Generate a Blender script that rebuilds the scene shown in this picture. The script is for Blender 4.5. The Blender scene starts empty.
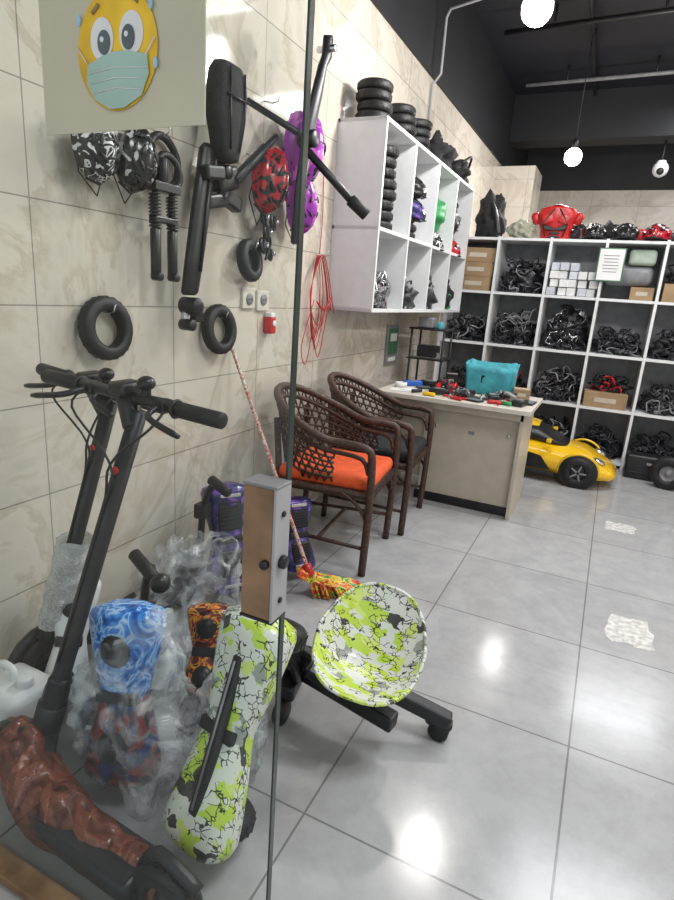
import bpy, bmesh, math, random
from mathutils import Vector, Matrix, Euler, noise
random.seed(7)
sc=bpy.context.scene
try:
    sc.view_settings.view_transform='Standard'
except Exception: pass
pi=math.pi
# ------------------------------------------------------------ materials
def nm(name):
    m=bpy.data.materials.new(name); m.use_nodes=True
    nt=m.node_tree; p=nt.nodes['Principled BSDF']
    return m,nt,p
def L(nt,a,b): nt.links.new(a,b)
def ramp(nt,stops,interp='LINEAR'):
    r=nt.nodes.new('ShaderNodeValToRGB'); cr=r.color_ramp; cr.interpolation=interp
    while len(cr.elements)>1: cr.elements.remove(cr.elements[-1])
    cr.elements[0].position=stops[0][0]; cr.elements[0].color=(*stops[0][1],1)
    for s,c in stops[1:]:
        e=cr.elements.new(s); e.color=(*c,1)
    return r
def M(name,col,rough=.5,metal=0,var=0.12,scale=14,bump=0,coat=0,emit=0):
    m,nt,p=nm(name)
    p.inputs['Roughness'].default_value=rough; p.inputs['Metallic'].default_value=metal
    p.inputs['Coat Weight'].default_value=coat
    tc=nt.nodes.new('ShaderNodeTexCoord'); n=nt.nodes.new('ShaderNodeTexNoise')
    n.inputs['Scale'].default_value=scale; n.inputs['Detail'].default_value=3
    L(nt,tc.outputs['Object'],n.inputs['Vector'])
    a=tuple(max(0,c*(1-var)) for c in col); b=tuple(min(1,c*(1+var)) for c in col)
    r=ramp(nt,[(.35,a),(.65,b)]); L(nt,n.outputs['Fac'],r.inputs['Fac']); L(nt,r.outputs['Color'],p.inputs['Base Color'])
    if emit:
        p.inputs['Emission Color'].default_value=(*col,1); p.inputs['Emission Strength'].default_value=emit
    if bump:
        bp=nt.nodes.new('ShaderNodeBump'); bp.inputs['Strength'].default_value=bump; bp.inputs['Distance'].default_value=.01
        n2=nt.nodes.new('ShaderNodeTexNoise'); n2.inputs['Scale'].default_value=scale*4
        L(nt,tc.outputs['Object'],n2.inputs['Vector']); L(nt,n2.outputs['Fac'],bp.inputs['Height']); L(nt,bp.outputs['Normal'],p.inputs['Normal'])
    return m
def tile(name,axes,w,h,off,c1,c2,mortar,ms,rough,veins=.25,vs=2.0,dirt=0,vein=(.82,.80,.76)):
    m,nt,p=nm(name)
    g=nt.nodes.new('ShaderNodeNewGeometry'); sx=nt.nodes.new('ShaderNodeSeparateXYZ'); cx=nt.nodes.new('ShaderNodeCombineXYZ')
    L(nt,g.outputs['Position'],sx.inputs[0])
    for i,a in enumerate(axes):
        ad=nt.nodes.new('ShaderNodeMath'); ad.operation='ADD'; ad.inputs[1].default_value=off[i]
        L(nt,sx.outputs['XYZ'.index(a)],ad.inputs[0]); L(nt,ad.outputs[0],cx.inputs[i])
    b=nt.nodes.new('ShaderNodeTexBrick'); b.offset=0; b.squash=1
    b.inputs['Scale'].default_value=1; b.inputs['Brick Width'].default_value=w; b.inputs['Row Height'].default_value=h
    b.inputs['Mortar Size'].default_value=ms; b.inputs['Mortar Smooth'].default_value=.1; b.inputs['Bias'].default_value=0
    b.inputs['Color1'].default_value=(*c1,1); b.inputs['Color2'].default_value=(*c2,1); b.inputs['Mortar'].default_value=(*mortar,1)
    L(nt,cx.outputs[0],b.inputs['Vector'])
    n=nt.nodes.new('ShaderNodeTexNoise'); n.inputs['Scale'].default_value=vs; n.inputs['Detail'].default_value=8; n.inputs['Roughness'].default_value=.62; n.inputs['Distortion'].default_value=.9
    L(nt,g.outputs['Position'],n.inputs['Vector'])
    lo=1-veins
    r=ramp(nt,[(.28,(lo,lo*.98,lo*.95)),(.44,(.97,.97,.97)),(.495,vein),(.53,(1,1,1)),(.66,(.93,.92,.9)),(.8,(1,.99,.97))])
    L(nt,n.outputs['Fac'],r.inputs['Fac'])
    mx=nt.nodes.new('ShaderNodeMix'); mx.data_type='RGBA'; mx.blend_type='MULTIPLY'; mx.inputs['Factor'].default_value=1
    L(nt,b.outputs['Color'],mx.inputs['A']); L(nt,r.outputs['Color'],mx.inputs['B']); res=mx.outputs['Result']
    if dirt:
        nd=nt.nodes.new('ShaderNodeTexNoise'); nd.inputs['Scale'].default_value=7; nd.inputs['Detail'].default_value=9; nd.inputs['Roughness'].default_value=.75
        L(nt,g.outputs['Position'],nd.inputs['Vector'])
        rd=ramp(nt,[(.4,(1-dirt,)*3),(.6,(1,1,1))]); L(nt,nd.outputs['Fac'],rd.inputs['Fac'])
        m2=nt.nodes.new('ShaderNodeMix'); m2.data_type='RGBA'; m2.blend_type='MULTIPLY'; m2.inputs['Factor'].default_value=1
        L(nt,res,m2.inputs['A']); L(nt,rd.outputs['Color'],m2.inputs['B']); res=m2.outputs['Result']
    L(nt,res,p.inputs['Base Color'])
    rr=ramp(nt,[(.3,(rough*.8,)*3),(.7,(rough*1.3,)*3)]); L(nt,n.outputs['Fac'],rr.inputs['Fac']); L(nt,rr.outputs['Color'],p.inputs['Roughness'])
    bp=nt.nodes.new('ShaderNodeBump'); bp.inputs['Strength'].default_value=.4; bp.inputs['Distance'].default_value=.002; bp.invert=True
    L(nt,b.outputs['Fac'],bp.inputs['Height']); L(nt,bp.outputs['Normal'],p.inputs['Normal'])
    return m
def pattern(name,stops,scale=9,dist=2.5,interp='CONSTANT',rough=.25,detail=2):
    m,nt,p=nm(name); p.inputs['Roughness'].default_value=rough; p.inputs['Coat Weight'].default_value=.3
    tc=nt.nodes.new('ShaderNodeTexCoord'); n=nt.nodes.new('ShaderNodeTexNoise')
    n.inputs['Scale'].default_value=scale; n.inputs['Distortion'].default_value=dist; n.inputs['Detail'].default_value=detail
    L(nt,tc.outputs['Object'],n.inputs['Vector'])
    r=ramp(nt,stops,interp); L(nt,n.outputs['Fac'],r.inputs['Fac'])
    L(nt,r.outputs['Color'],p.inputs['Base Color'])
    return m
def graffiti(name):
    m,nt,p=nm(name); p.inputs['Roughness'].default_value=.3; p.inputs['Coat Weight'].default_value=.3
    tc=nt.nodes.new('ShaderNodeTexCoord')
    mp=nt.nodes.new('ShaderNodeMapping'); mp.inputs['Rotation'].default_value=(.5,.3,.7); mp.inputs['Scale'].default_value=(1,1.9,1)
    L(nt,tc.outputs['Object'],mp.inputs['Vector'])
    n=nt.nodes.new('ShaderNodeTexNoise'); n.inputs['Scale'].default_value=30; n.inputs['Detail'].default_value=2; L(nt,mp.outputs[0],n.inputs['Vector'])
    mv=nt.nodes.new('ShaderNodeMix'); mv.data_type='VECTOR'; mv.inputs['Factor'].default_value=.03
    L(nt,mp.outputs[0],mv.inputs[4]); L(nt,n.outputs['Color'],mv.inputs[5])
    v=nt.nodes.new('ShaderNodeTexVoronoi'); v.distance='MANHATTAN'; v.inputs['Scale'].default_value=27; L(nt,mv.outputs[1],v.inputs['Vector'])
    sp=nt.nodes.new('ShaderNodeSeparateColor'); L(nt,v.outputs['Color'],sp.inputs[0])
    r=ramp(nt,[(0,(.70,.73,.66)),(.32,(.52,.70,.07)),(.58,(.73,.75,.70)),(.76,(.33,.36,.32)),(.82,(.64,.78,.20)),(.94,(.05,.05,.05))],'CONSTANT'); L(nt,sp.outputs[0],r.inputs['Fac'])
    v2=nt.nodes.new('ShaderNodeTexVoronoi'); v2.feature='DISTANCE_TO_EDGE'; v2.distance='EUCLIDEAN'; v2.inputs['Scale'].default_value=44; L(nt,mv.outputs[1],v2.inputs['Vector'])
    lr=ramp(nt,[(0,(.06,.06,.06)),(.05,(1,1,1))],'CONSTANT'); L(nt,v2.outputs['Distance'],lr.inputs['Fac'])
    n3=nt.nodes.new('ShaderNodeTexNoise'); n3.inputs['Scale'].default_value=26; L(nt,tc.outputs['Object'],n3.inputs['Vector'])
    ar=ramp(nt,[(0,(0,0,0)),(.49,(1,1,1))],'CONSTANT'); L(nt,n3.outputs['Fac'],ar.inputs['Fac'])
    a=nt.nodes.new('ShaderNodeMix'); a.data_type='RGBA'; a.blend_type='LIGHTEN'; a.inputs['Factor'].default_value=1
    L(nt,lr.outputs['Color'],a.inputs['A']); L(nt,ar.outputs['Color'],a.inputs['B'])
    c=nt.nodes.new('ShaderNodeMix'); c.data_type='RGBA'; c.blend_type='MULTIPLY'; c.inputs['Factor'].default_value=1
    L(nt,r.outputs['Color'],c.inputs['A']); L(nt,a.outputs['Result'],c.inputs['B']); L(nt,c.outputs['Result'],p.inputs['Base Color'])
    return m
def film(name,col,fac_lo,fac_hi,scale=18,rough=.18,bump=.8,lo=.35,hi=.7,dist=.02):
    m,nt,p=nm(name); out=nt.nodes['Material Output']
    p.inputs['Base Color'].default_value=(*col,1); p.inputs['Roughness'].default_value=rough; p.inputs['Specular IOR Level'].default_value=.9
    t=nt.nodes.new('ShaderNodeBsdfTransparent'); t.inputs['Color'].default_value=tuple(.6+.4*c for c in col)+(1,)
    tc=nt.nodes.new('ShaderNodeTexCoord'); n=nt.nodes.new('ShaderNodeTexNoise'); n.inputs['Scale'].default_value=scale; n.inputs['Detail'].default_value=4; n.inputs['Distortion'].default_value=1.8
    L(nt,tc.outputs['Object'],n.inputs['Vector'])
    r=ramp(nt,[(lo,(fac_lo,)*3),(hi,(fac_hi,)*3)]); L(nt,n.outputs['Fac'],r.inputs['Fac'])
    bp=nt.nodes.new('ShaderNodeBump'); bp.inputs['Strength'].default_value=bump; bp.inputs['Distance'].default_value=dist
    L(nt,n.outputs['Fac'],bp.inputs['Height']); L(nt,bp.outputs['Normal'],p.inputs['Normal'])
    mx=nt.nodes.new('ShaderNodeMixShader'); L(nt,r.outputs['Color'],mx.inputs[0]); L(nt,t.outputs[0],mx.inputs[1]); L(nt,p.outputs[0],mx.inputs[2])
    L(nt,mx.outputs[0],out.inputs['Surface']); return m
def glassmat():
    m,nt,p=nm('clear_glass'); out=nt.nodes['Material Output']
    t=nt.nodes.new('ShaderNodeBsdfTransparent'); t.inputs['Color'].default_value=(.955,.98,.965,1)
    g=nt.nodes.new('ShaderNodeBsdfGlossy'); g.inputs['Roughness'].default_value=.02
    lw=nt.nodes.new('ShaderNodeLayerWeight'); lw.inputs['Blend'].default_value=.5
    pw=nt.nodes.new('ShaderNodeMath'); pw.operation='POWER'; pw.inputs[1].default_value=4; L(nt,lw.outputs['Facing'],pw.inputs[0])
    ma=nt.nodes.new('ShaderNodeMath'); ma.operation='MULTIPLY_ADD'; ma.inputs[1].default_value=.4; ma.inputs[2].default_value=.015; L(nt,pw.outputs[0],ma.inputs[0])
    mx=nt.nodes.new('ShaderNodeMixShader'); L(nt,ma.outputs[0],mx.inputs[0]); L(nt,t.outputs[0],mx.inputs[1]); L(nt,g.outputs[0],mx.inputs[2])
    L(nt,mx.outputs[0],out.inputs['Surface']); return m

WALLC=(.66,.605,.53); WALLC2=(.62,.57,.50)
m_wallL=tile('marble_wall_tile','YZ',.6,.3,(0,0),WALLC,WALLC2,(.32,.295,.26),.0022,.07,.32,1.8,0,(.80,.77,.72))
m_wallB=tile('marble_wall_tile_back','XZ',.6,.3,(0,0),WALLC,WALLC2,(.32,.295,.26),.0022,.2,.22,1.6)
m_floor=tile('grey_floor_tile','XY',.6,.603,(.502,-1.055),(.46,.465,.475),(.43,.435,.445),(.22,.22,.22),.003,.17,.14,1.3,.12,(.93,.93,.93))
m_black=M('black_paint',(.008,.009,.012),.6,0,.2,3)
m_ceil=M('dark_ceiling',(.010,.011,.017),.5,0,.2,2)
m_white=M('white_laminate',(.76,.77,.78),.35,0,.03)
m_cream=M('cream_laminate',(.52,.46,.37),.4,0,.05)
m_cream2=M('cream_top',(.64,.60,.52),.35,0,.05)
m_blk=M('black_plastic',(.012,.012,.014),.38,0,.3)
m_blk2=M('black_rubber',(.009,.009,.010),.55,0,.3,30,.1)
m_gry=M('dark_grey_metal',(.028,.028,.033),.38,.5,.2)
m_gry2=M('grey_plastic',(.22,.22,.23),.4,0,.15)
m_silver=M('silver_metal',(.6,.6,.62),.25,1,.1)
m_wick=M('brown_wicker',(.06,.028,.018),.42,0,.45,60,.4)
m_or=M('orange_fabric',(.74,.10,.022),.75,0,.12,30,.3)
m_blkfab=M('black_fabric',(.018,.018,.02),.85,0,.3,30,.3)
m_red=M('red_plastic',(.50,.015,.015),.35,0,.2)
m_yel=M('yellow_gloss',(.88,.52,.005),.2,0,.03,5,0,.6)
m_teal=M('teal_fabric',(.05,.32,.38),.7,0,.2,12,.3)
m_card=M('cardboard',(.33,.22,.12),.8,0,.15,8)
m_wood=M('tan_wood',(.25,.15,.08),.7,0,.3,14,.2)
m_paper=M('white_paper',(.75,.75,.74),.7,0,.04)
m_cream3=M('poster_paper',(.60,.57,.43),.6,0,.05,5)
m_emY=M('emoji_yellow',(.86,.50,.03),.5,0,.3,9)
m_emW=M('emoji_white',(.82,.83,.82),.5,0,.03)
m_emM=M('mask_teal',(.40,.58,.50),.6,0,.08,9)
m_emI=M('iris_grey',(.10,.13,.14),.5,0,.3)
m_emB=M('sky_blue',(.35,.6,.8),.4,0,.1)
m_green=M('green_plastic',(.03,.30,.09),.5,0,.2)
m_dgreen=M('notice_green',(.05,.16,.08),.5,0,.2)
m_blue=M('blue_plastic',(.02,.12,.5),.4,0,.2)
m_edge=M('glass_edge_green',(.012,.028,.022),.2,0,.3)
m_glass=glassmat()
m_film=film('clear_plastic_film',(.85,.87,.90),.03,.55,7,.15,.6,.42,.70,.03)
m_film2=film('bubble_wrap_white',(.90,.91,.92),.6,.95,60)
m_film3=film('plastic_wrap_brown',(.26,.065,.03),.25,.85,14,.15,.9,.36,.62,.02)
m_bulb=M('glowing_bulb',(1,.98,.95),.3,0,0,5,0,0,24)
m_lime=graffiti('lime_graffiti')
m_flame=pattern('blue_flame',[(.25,(.01,.02,.08)),(.42,(.02,.14,.55)),(.5,(.08,.32,.80)),(.56,(.45,.65,.9)),(.62,(.04,.22,.7))],10,3,'LINEAR')
m_fire=pattern('orange_flame',[(.3,(.01,.01,.01)),(.47,(.20,.02,.01)),(.54,(.85,.18,.02)),(.58,(.9,.6,.05)),(.62,(.04,.01,.01))],16,3,'LINEAR')
m_galaxy=pattern('purple_galaxy',[(.3,(.005,.005,.03)),(.45,(.015,.02,.11)),(.55,(.07,.03,.22)),(.62,(.22,.1,.45)),(.7,(.02,.08,.3))],9,2,'LINEAR')
m_rb=pattern('red_blue_plastic',[(.3,(.008,.008,.015)),(.45,(.22,.02,.02)),(.5,(.02,.02,.05)),(.6,(.02,.04,.18))],8,2,'LINEAR')
m_purp=pattern('purple_black',[(0,(.01,.01,.01)),(.34,(.36,.04,.46)),(.56,(.65,.12,.66)),(.70,(.015,.01,.02))],14,1,'CONSTANT')
m_helBW=pattern('black_white_shell',[(0,(.75,.75,.75)),(.40,(.015,.015,.015)),(.57,(.7,.7,.7)),(.61,(.02,.02,.02))],16,1)
m_helB=pattern('black_grey_shell',[(0,(.5,.5,.5)),(.34,(.012,.012,.013)),(.64,(.5,.5,.5))],16,1)
m_helR=pattern('red_black_shell',[(0,(.02,.01,.01)),(.42,(.45,.01,.02)),(.62,(.03,.03,.03))],14,1)
m_mopr=pattern('multicolour_bristle',[(0,(.05,.35,.1)),(.4,(.8,.6,.05)),(.5,(.75,.08,.04)),(.6,(.85,.5,.05)),(.66,(.5,.03,.03))],20,1)
m_rope=pattern('red_white_sleeve',[(0,(.6,.5,.4)),(.46,(.42,.03,.03)),(.56,(.65,.55,.5))],60,1)
m_boxp=M('printed_box',(.55,.58,.63),.5,0,.12,20)
m_mixclut=pattern('mixed_parts',[(0,(.02,.02,.02)),(.45,(.12,.12,.13)),(.55,(.4,.4,.42)),(.6,(.03,.03,.03)),(.68,(.3,.05,.05))],25,1)
m_cab=M('cable_black',(.020,.020,.024),.4,0,.6,20)

# ------------------------------------------------------------ mesh builder
def dirM(d):
    return Vector(d).normalized().to_track_quat('Z','Y').to_matrix().to_4x4()
def T(*a): return Matrix.Translation(Vector(a))
def R(x=0,y=0,z=0): return Euler((math.radians(x),math.radians(y),math.radians(z))).to_matrix().to_4x4()
def cr(pts,n=6,closed=False):
    P=[Vector(p) for p in pts]; out=[]; N=len(P)
    rng=range(N if closed else N-1)
    for i in rng:
        if closed: p0,p1,p2,p3=P[(i-1)%N],P[i],P[(i+1)%N],P[(i+2)%N]
        else: p0,p1,p2,p3=P[max(i-1,0)],P[i],P[i+1],P[min(i+2,N-1)]
        for k in range(n):
            t=k/n
            out.append(.5*((2*p1)+(-p0+p2)*t+(2*p0-5*p1+4*p2-p3)*t*t+(-p0+3*p1-3*p2+p3)*t**3))
    if not closed: out.append(P[-1].copy())
    return out
def spow(v,e): return math.copysign(abs(v)**e,v)
class B:
    def __init__(s,name): s.name=name; s.v=[]; s.f=[]; s.mi=[]; s.sm=[]; s.mats=[]; s.M=Matrix.Identity(4)
    def add(s,vs,fs,m,smooth=True,X=None):
        if m not in s.mats: s.mats.append(m)
        k=s.mats.index(m); o=len(s.v); A=s.M@X if X is not None else s.M
        s.v+= [A@Vector(v) for v in vs]
        for f in fs: s.f.append([i+o for i in f]); s.mi.append(k); s.sm.append(smooth)
        return s
    def box(s,c,d,m,rot=None,bev=.004,seg=2,X=None,taper=None):
        bm=bmesh.new(); bmesh.ops.create_cube(bm,size=1)
        for v in bm.verts:
            v.co=Vector((v.co.x*d[0],v.co.y*d[1],v.co.z*d[2]))
            if taper and v.co.z>0: v.co.x*=taper[0]; v.co.y*=taper[1]
        bev=min(bev,min(d)*.45)
        if bev>0: bmesh.ops.bevel(bm,geom=bm.edges[:],offset=bev,segments=seg,affect='EDGES',profile=.5)
        bm.verts.index_update()
        vs=[v.co.copy() for v in bm.verts]; fs=[[v.index for v in f.verts] for f in bm.faces]; bm.free()
        A=T(*c)
        if rot: A=A@R(*rot)
        if X is not None: A=X@A
        return s.add(vs,fs,m,seg>2,A)
    def tube(s,pts,r,m,seg=8,closed=False,X=None):
        P=[Vector(p) for p in pts]; N=len(P); rs=r if isinstance(r,(list,tuple)) else [r]*N
        if len(rs)!=N: rs=[rs[int(i*(len(rs)-1)/(N-1))] for i in range(N)]
        vs=[];fs=[];up=None
        for i in range(N):
            if closed: t=(P[(i+1)%N]-P[i-1])
            else: t=P[min(i+1,N-1)]-P[max(i-1,0)]
            if t.length<1e-9: t=Vector((0,0,1))
            t.normalize()
            if up is None:
                up=t.orthogonal().normalized()
            else:
                up=up-t*up.dot(t)
                up=up.normalized() if up.length>1e-6 else t.orthogonal().normalized()
            w=t.cross(up)
            for k in range(seg):
                a=2*pi*k/seg; vs.append(P[i]+(up*math.cos(a)+w*math.sin(a))*rs[i])
        for i in range(N if closed else N-1):
            j=(i+1)%N
            for k in range(seg):
                k2=(k+1)%seg; fs.append([i*seg+k,i*seg+k2,j*seg+k2,j*seg+k])
        if not closed:
            fs.append(list(range(seg))[::-1]); fs.append([(N-1)*seg+k for k in range(seg)])
        return s.add(vs,fs,m,True,X)
    def lathe(s,prof,m,c=(0,0,0),ax=(0,0,1),seg=24,closed=False,X=None,smooth=True):
        vs=[];fs=[];n=len(prof)
        for i in range(seg):
            a=2*pi*i/seg
            for r,z in prof: vs.append((r*math.cos(a),r*math.sin(a),z))
        for i in range(seg):
            j=(i+1)%seg
            for k in range(n if closed else n-1):
                k2=(k+1)%n; fs.append([i*n+k,j*n+k,j*n+k2,i*n+k2])
        A=T(*c)@dirM(ax)
        if X is not None: A=X@A
        return s.add(vs,fs,m,smooth,A)
    def cyl(s,a,b,r,m,seg=16,r2=None,bev=.15):
        a=Vector(a);b=Vector(b);h=(b-a).length; r2=r if r2 is None else r2; e=min(r,h)*bev
        return s.lathe([(0,0),(r-e,0),(r,e),(r2,h-e),(r2-e,h),(0,h)],m,a,b-a,seg)
    def torus(s,c,ax,Rr,r,m,seg=32,ms=10,sq=1):
        prof=[(Rr+r*math.cos(2*pi*k/ms),sq*r*math.sin(2*pi*k/ms)) for k in range(ms)]
        return s.lathe(prof,m,c,ax,seg,True)
    def ell(s,c,d,m,rot=None,seg=20,rings=12,X=None,z0=-1,fn=None):
        vs=[];fs=[]
        for i in range(rings+1):
            ph=math.asin(max(-1,min(1,z0)))+(pi/2-math.asin(max(-1,min(1,z0))))*i/rings
            for k in range(seg):
                a=2*pi*k/seg; v=Vector((math.cos(ph)*math.cos(a),math.cos(ph)*math.sin(a),math.sin(ph)))
                if fn: v=v*fn(v)
                vs.append((v.x*d[0],v.y*d[1],v.z*d[2]))
        for i in range(rings):
            for k in range(seg):
                k2=(k+1)%seg; fs.append([i*seg+k,i*seg+k2,(i+1)*seg+k2,(i+1)*seg+k])
        fs.append(list(range(seg))[::-1])
        A=T(*c)
        if rot: A=A@R(*rot)
        if X is not None: A=X@A
        return s.add(vs,fs,m,True,A)
    def loft(s,rings,m,cap=True,smooth=True,X=None):
        n=len(rings[0]); vs=[p for r in rings for p in r]; fs=[]
        for i in range(len(rings)-1):
            for k in range(n):
                k2=(k+1)%n; fs.append([i*n+k,i*n+k2,(i+1)*n+k2,(i+1)*n+k])
        if cap:
            fs.append(list(range(n))[::-1]); fs.append([(len(rings)-1)*n+k for k in range(n)])
        return s.add(vs,fs,m,smooth,X)
    def prism(s,poly,h,m,X=None,smooth=False):
        n=len(poly); vs=[(x,y,0) for x,y in poly]+[(x,y,h) for x,y in poly]
        fs=[list(range(n))[::-1],[n+i for i in range(n)]]+[[i,(i+1)%n,n+(i+1)%n,n+i] for i in range(n)]
        return s.add(vs,fs,m,smooth,X)
    def blob(s,c,d,m,amp=.25,fr=2.2,sub=4,seed=0,X=None,flat=None):
        bm=bmesh.new(); bmesh.ops.create_icosphere(bm,subdivisions=sub,radius=1)
        for v in bm.verts:
            n=v.co.copy(); q=n*fr+Vector((seed*7.3,seed*3.1,seed))
            k=1+amp*noise.noise(q)*1.6+amp*.6*abs(noise.noise(q*2.7))+amp*.3*noise.noise(q*6)
            v.co=Vector((n.x*d[0]*k,n.y*d[1]*k,n.z*d[2]*k))
            if flat is not None: v.co.z=max(v.co.z,flat)
        bm.verts.index_update()
        vs=[v.co.copy() for v in bm.verts]; fs=[[v.index for v in f.verts] for f in bm.faces]; bm.free()
        A=T(*c)
        if X is not None: A=A@X
        return s.add(vs,fs,m,True,A)
    def done(s):
        me=bpy.data.meshes.new(s.name); me.from_pydata([tuple(v) for v in s.v],[],s.f)
        for m in s.mats: me.materials.append(m)
        me.polygons.foreach_set('material_index',s.mi); me.polygons.foreach_set('use_smooth',s.sm); me.update()
        o=bpy.data.objects.new(s.name,me); sc.collection.objects.link(o); return o

# ------------------------------------------------------------ room
WX=-1.57
def slab(name,c,d,m): B(name).box(c,d,m,bev=0).done()
slab('floor',(.6,4.2,-.05),(4.6,10.4,.1),m_floor)
slab('wall_left',(WX-.05,4.2,1.45),(.1,10.4,2.9),m_wallL)
slab('wall_left_upper',(WX-.04,4.2,3.3),(.12,10.4,.8),m_black)
slab('wall_back',(.6,9.3,1.45),(4.6,.1,2.9),m_wallB)
slab('wall_back_upper',(.6,9.29,3.3),(4.6,.12,.8),m_black)
slab('wall_right',(2.85,4.2,1.85),(.1,10.4,3.7),m_wallB)
slab('ceiling',(.6,4.2,3.75),(4.6,10.4,.1),m_ceil)
slab('pillar',(-1.35,7.65,1.42),(.44,.6,2.84),m_wallB)
slab('trim_beam',(.6,7.95,3.45),(4.4,.35,.5),m_black)
b=B('ceiling_track_rail')
for (x0,y0,x1,y1,z) in [(-1.3,5.7,2.8,5.5,3.55),(-1.3,7.0,2.8,6.85,3.55),(-.55,3.0,-.65,7.6,3.6)]:
    b.tube([(x0,y0,z),(x1,y1,z)],.02,m_gry2 if y0>6 else m_blk,6)
    for k in range(5):
        t=(k+.5)/5; b.cyl((x0+(x1-x0)*t,y0+(y1-y0)*t,z),(x0+(x1-x0)*t,y0+(y1-y0)*t,3.7),.012,m_blk,6)
b.done()
m_pipe=M('grey_conduit',(.38,.38,.39),.5,0,.05)
b=B('conduit_pipe'); b.tube([(-1.555,4.66,2.25),(-1.555,4.66,2.85),(-1.50,4.66,2.92),(-1.50,4.66,3.28),(-1.47,4.65,3.33),(-.9,4.4,3.3),(.2,3.9,3.3)],.010,m_pipe,8); b.done()
def bulb(x,y,z):
    b=B('pendant_bulb')
    b.cyl((x,y,z+.09),(x,y,3.7),.003,m_blk,6)
    b.lathe([(0,.16),(.018,.15),(.026,.11),(.024,.07)],m_blk,(x,y,z))
    b.ell((x,y,z),(.075,.075,.075),m_bulb)
    b.done()
    l=bpy.data.lights.new('bulb_light','POINT'); l.energy=50; l.shadow_soft_size=.06; l.color=(1,.97,.93)
    o=bpy.data.objects.new('bulb_light',l); o.location=(x,y,z-.14); sc.collection.objects.link(o)
bulb(-.61,3.3,2.69); bulb(-.61,6,2.62); bulb(1.6,3.0,2.7); bulb(1.6,6,2.65)
for (x,y,e,sz) in [(.8,1.2,58,1.0),(.6,4.0,56,1.2),(.8,7.0,36,1.0)]:  # unseen area lights added under the ceiling as soft fill for the room
    l=bpy.data.lights.new('overhead_fill_light','AREA'); l.shape='SQUARE'; l.size=sz; l.energy=e; l.color=(.97,.98,1)
    o=bpy.data.objects.new('overhead_fill_light',l); o.location=(x,y,3.5); sc.collection.objects.link(o)
b=B('security_camera'); b.cyl((.15,7.98,2.93),(.15,7.98,2.99),.05,m_white); b.ell((.15,7.98,2.9),(.085,.085,.085),m_white); b.ell((.15,7.92,2.87),(.04,.04,.04),m_blk); b.cyl((.15,7.98,2.99),(.15,7.98,3.21),.012,m_blk); b.done()
m_patch=M('white_residue',(.60,.59,.57),.7,0,.25,40)
def patch(name,x,y,w,d,seed):
    random.seed(seed); n=28; poly=[]
    for i in range(n):
        a=2*pi*i/n; k=max(abs(math.cos(a)),abs(math.sin(a))); q=(1+.12*random.uniform(-1,1))/k
        poly.append((x+w/2*math.cos(a)*q,y+d/2*math.sin(a)*q))
    b=B(name); b.prism(poly,.0012,m_patch); b.done()
patch('floor_residue',.25,3.8,.17,.16,1); patch('floor_residue',.28,2.49,.17,.24,2)
# ------------------------------------------------------------ shopfront glass
GX=-.340
b=B('window_1'); b.box(((GX-1.57)/2,.6,1.55),(GX+1.57,.010,3.1),m_glass,bev=0)
b.box((GX+.001,.6,1.55),(.003,.0102,3.1),m_edge,bev=0); b.done()
b=B('trim_sill'); b.box((-.97,.6,.012),(1.2,.05,.024),m_wood); b.done()
HX=GX+.019
b=B('door_handle_block')
b.box((HX-.036,.576,.975),(.044,.034,.180),m_wood,bev=.002)
b.box((HX-.0115,.576,.975),(.004,.036,.184),m_pipe,bev=.001)
b.box((HX-.034,.576,1.067),(.05,.036,.004),m_gry2,bev=.001)
b.box((HX-.034,.576,.883),(.05,.036,.004),m_gry,bev=.001)
b.cyl((HX-.022,.56,.965),(HX-.022,.552,.965),.006,m_gry); b.cyl((HX-.01,.576,.965),(HX-.002,.576,.965),.009,m_gry); b.cyl((HX-.01,.576,1.03),(HX-.007,.576,1.03),.004,m_gry); b.cyl((HX-.01,.576,.91),(HX-.007,.576,.91),.004,m_gry)
b.box((HX-.040,.6,.975),(.03,.016,.10),m_gry,bev=.002)
b.done()
# poster with masked emoji
b=B('emoji_poster'); PY=.588; PXo=.011; PZo=-.010
b.box((-.608+PXo,PY+.002,1.60+PZo),(.262,.002,.23),m_cream3,bev=0)
b.box((-.608+PXo,PY+.0045,1.60+PZo),(.20,.004,.16),m_cream3,bev=0)
def disc(b,x,z,rx,rz,m,dy,n=40):
    b.prism([(rx*math.cos(2*pi*i/n),rz*math.sin(2*pi*i/n)) for i in range(n)],.0008,m,T(x,PY-dy,z)@R(90))
ex,ez=-.607+PXo,1.572+PZo
disc(b,ex,ez,.064,.066,m_emY,.0005)
disc(b,ex-.022,ez+.012,.0185,.023,m_emW,.0018); disc(b,ex+.025,ez+.014,.0185,.023,m_emW,.0018)
disc(b,ex-.018,ez+.008,.010,.013,m_emI,.003); disc(b,ex+.021,ez+.010,.010,.013,m_emI,.003)
disc(b,ex-.020,ez+.011,.003,.003,m_emW,.004); disc(b,ex+.019,ez+.013,.003,.003,m_emW,.004)
mp=[(-.046,-.014),(-.02,-.006),(0,-.003),(.02,-.004),(.05,-.010),(.052,-.03),(.040,-.052),(.012,-.064),(-.012,-.064),(-.036,-.052),(-.048,-.034)]
b.prism(mp,.001,m_emM,T(ex,PY-.003,ez)@R(90))
for k in range(3):
    z=-.024-.011*k; b.tube([(ex-.045+.004*k,PY-.0045,ez+z),(ex,PY-.0045,ez+z+.004),(ex+.05-.005*k,PY-.0045,ez+z)],.0008,m_white,5)
for sx in (-1,1): b.tube([(ex+sx*.047,PY-.004,ez-.012),(ex+sx*.062,PY-.004,ez+.006)],.0009,m_emW,5)
for sx,zz in ((-1,.048),(1,.052)): b.tube([(ex+sx*.036,PY-.003,ez+zz-.008),(ex+sx*.025,PY-.003,ez+zz)],.002,m_card,5)
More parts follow.
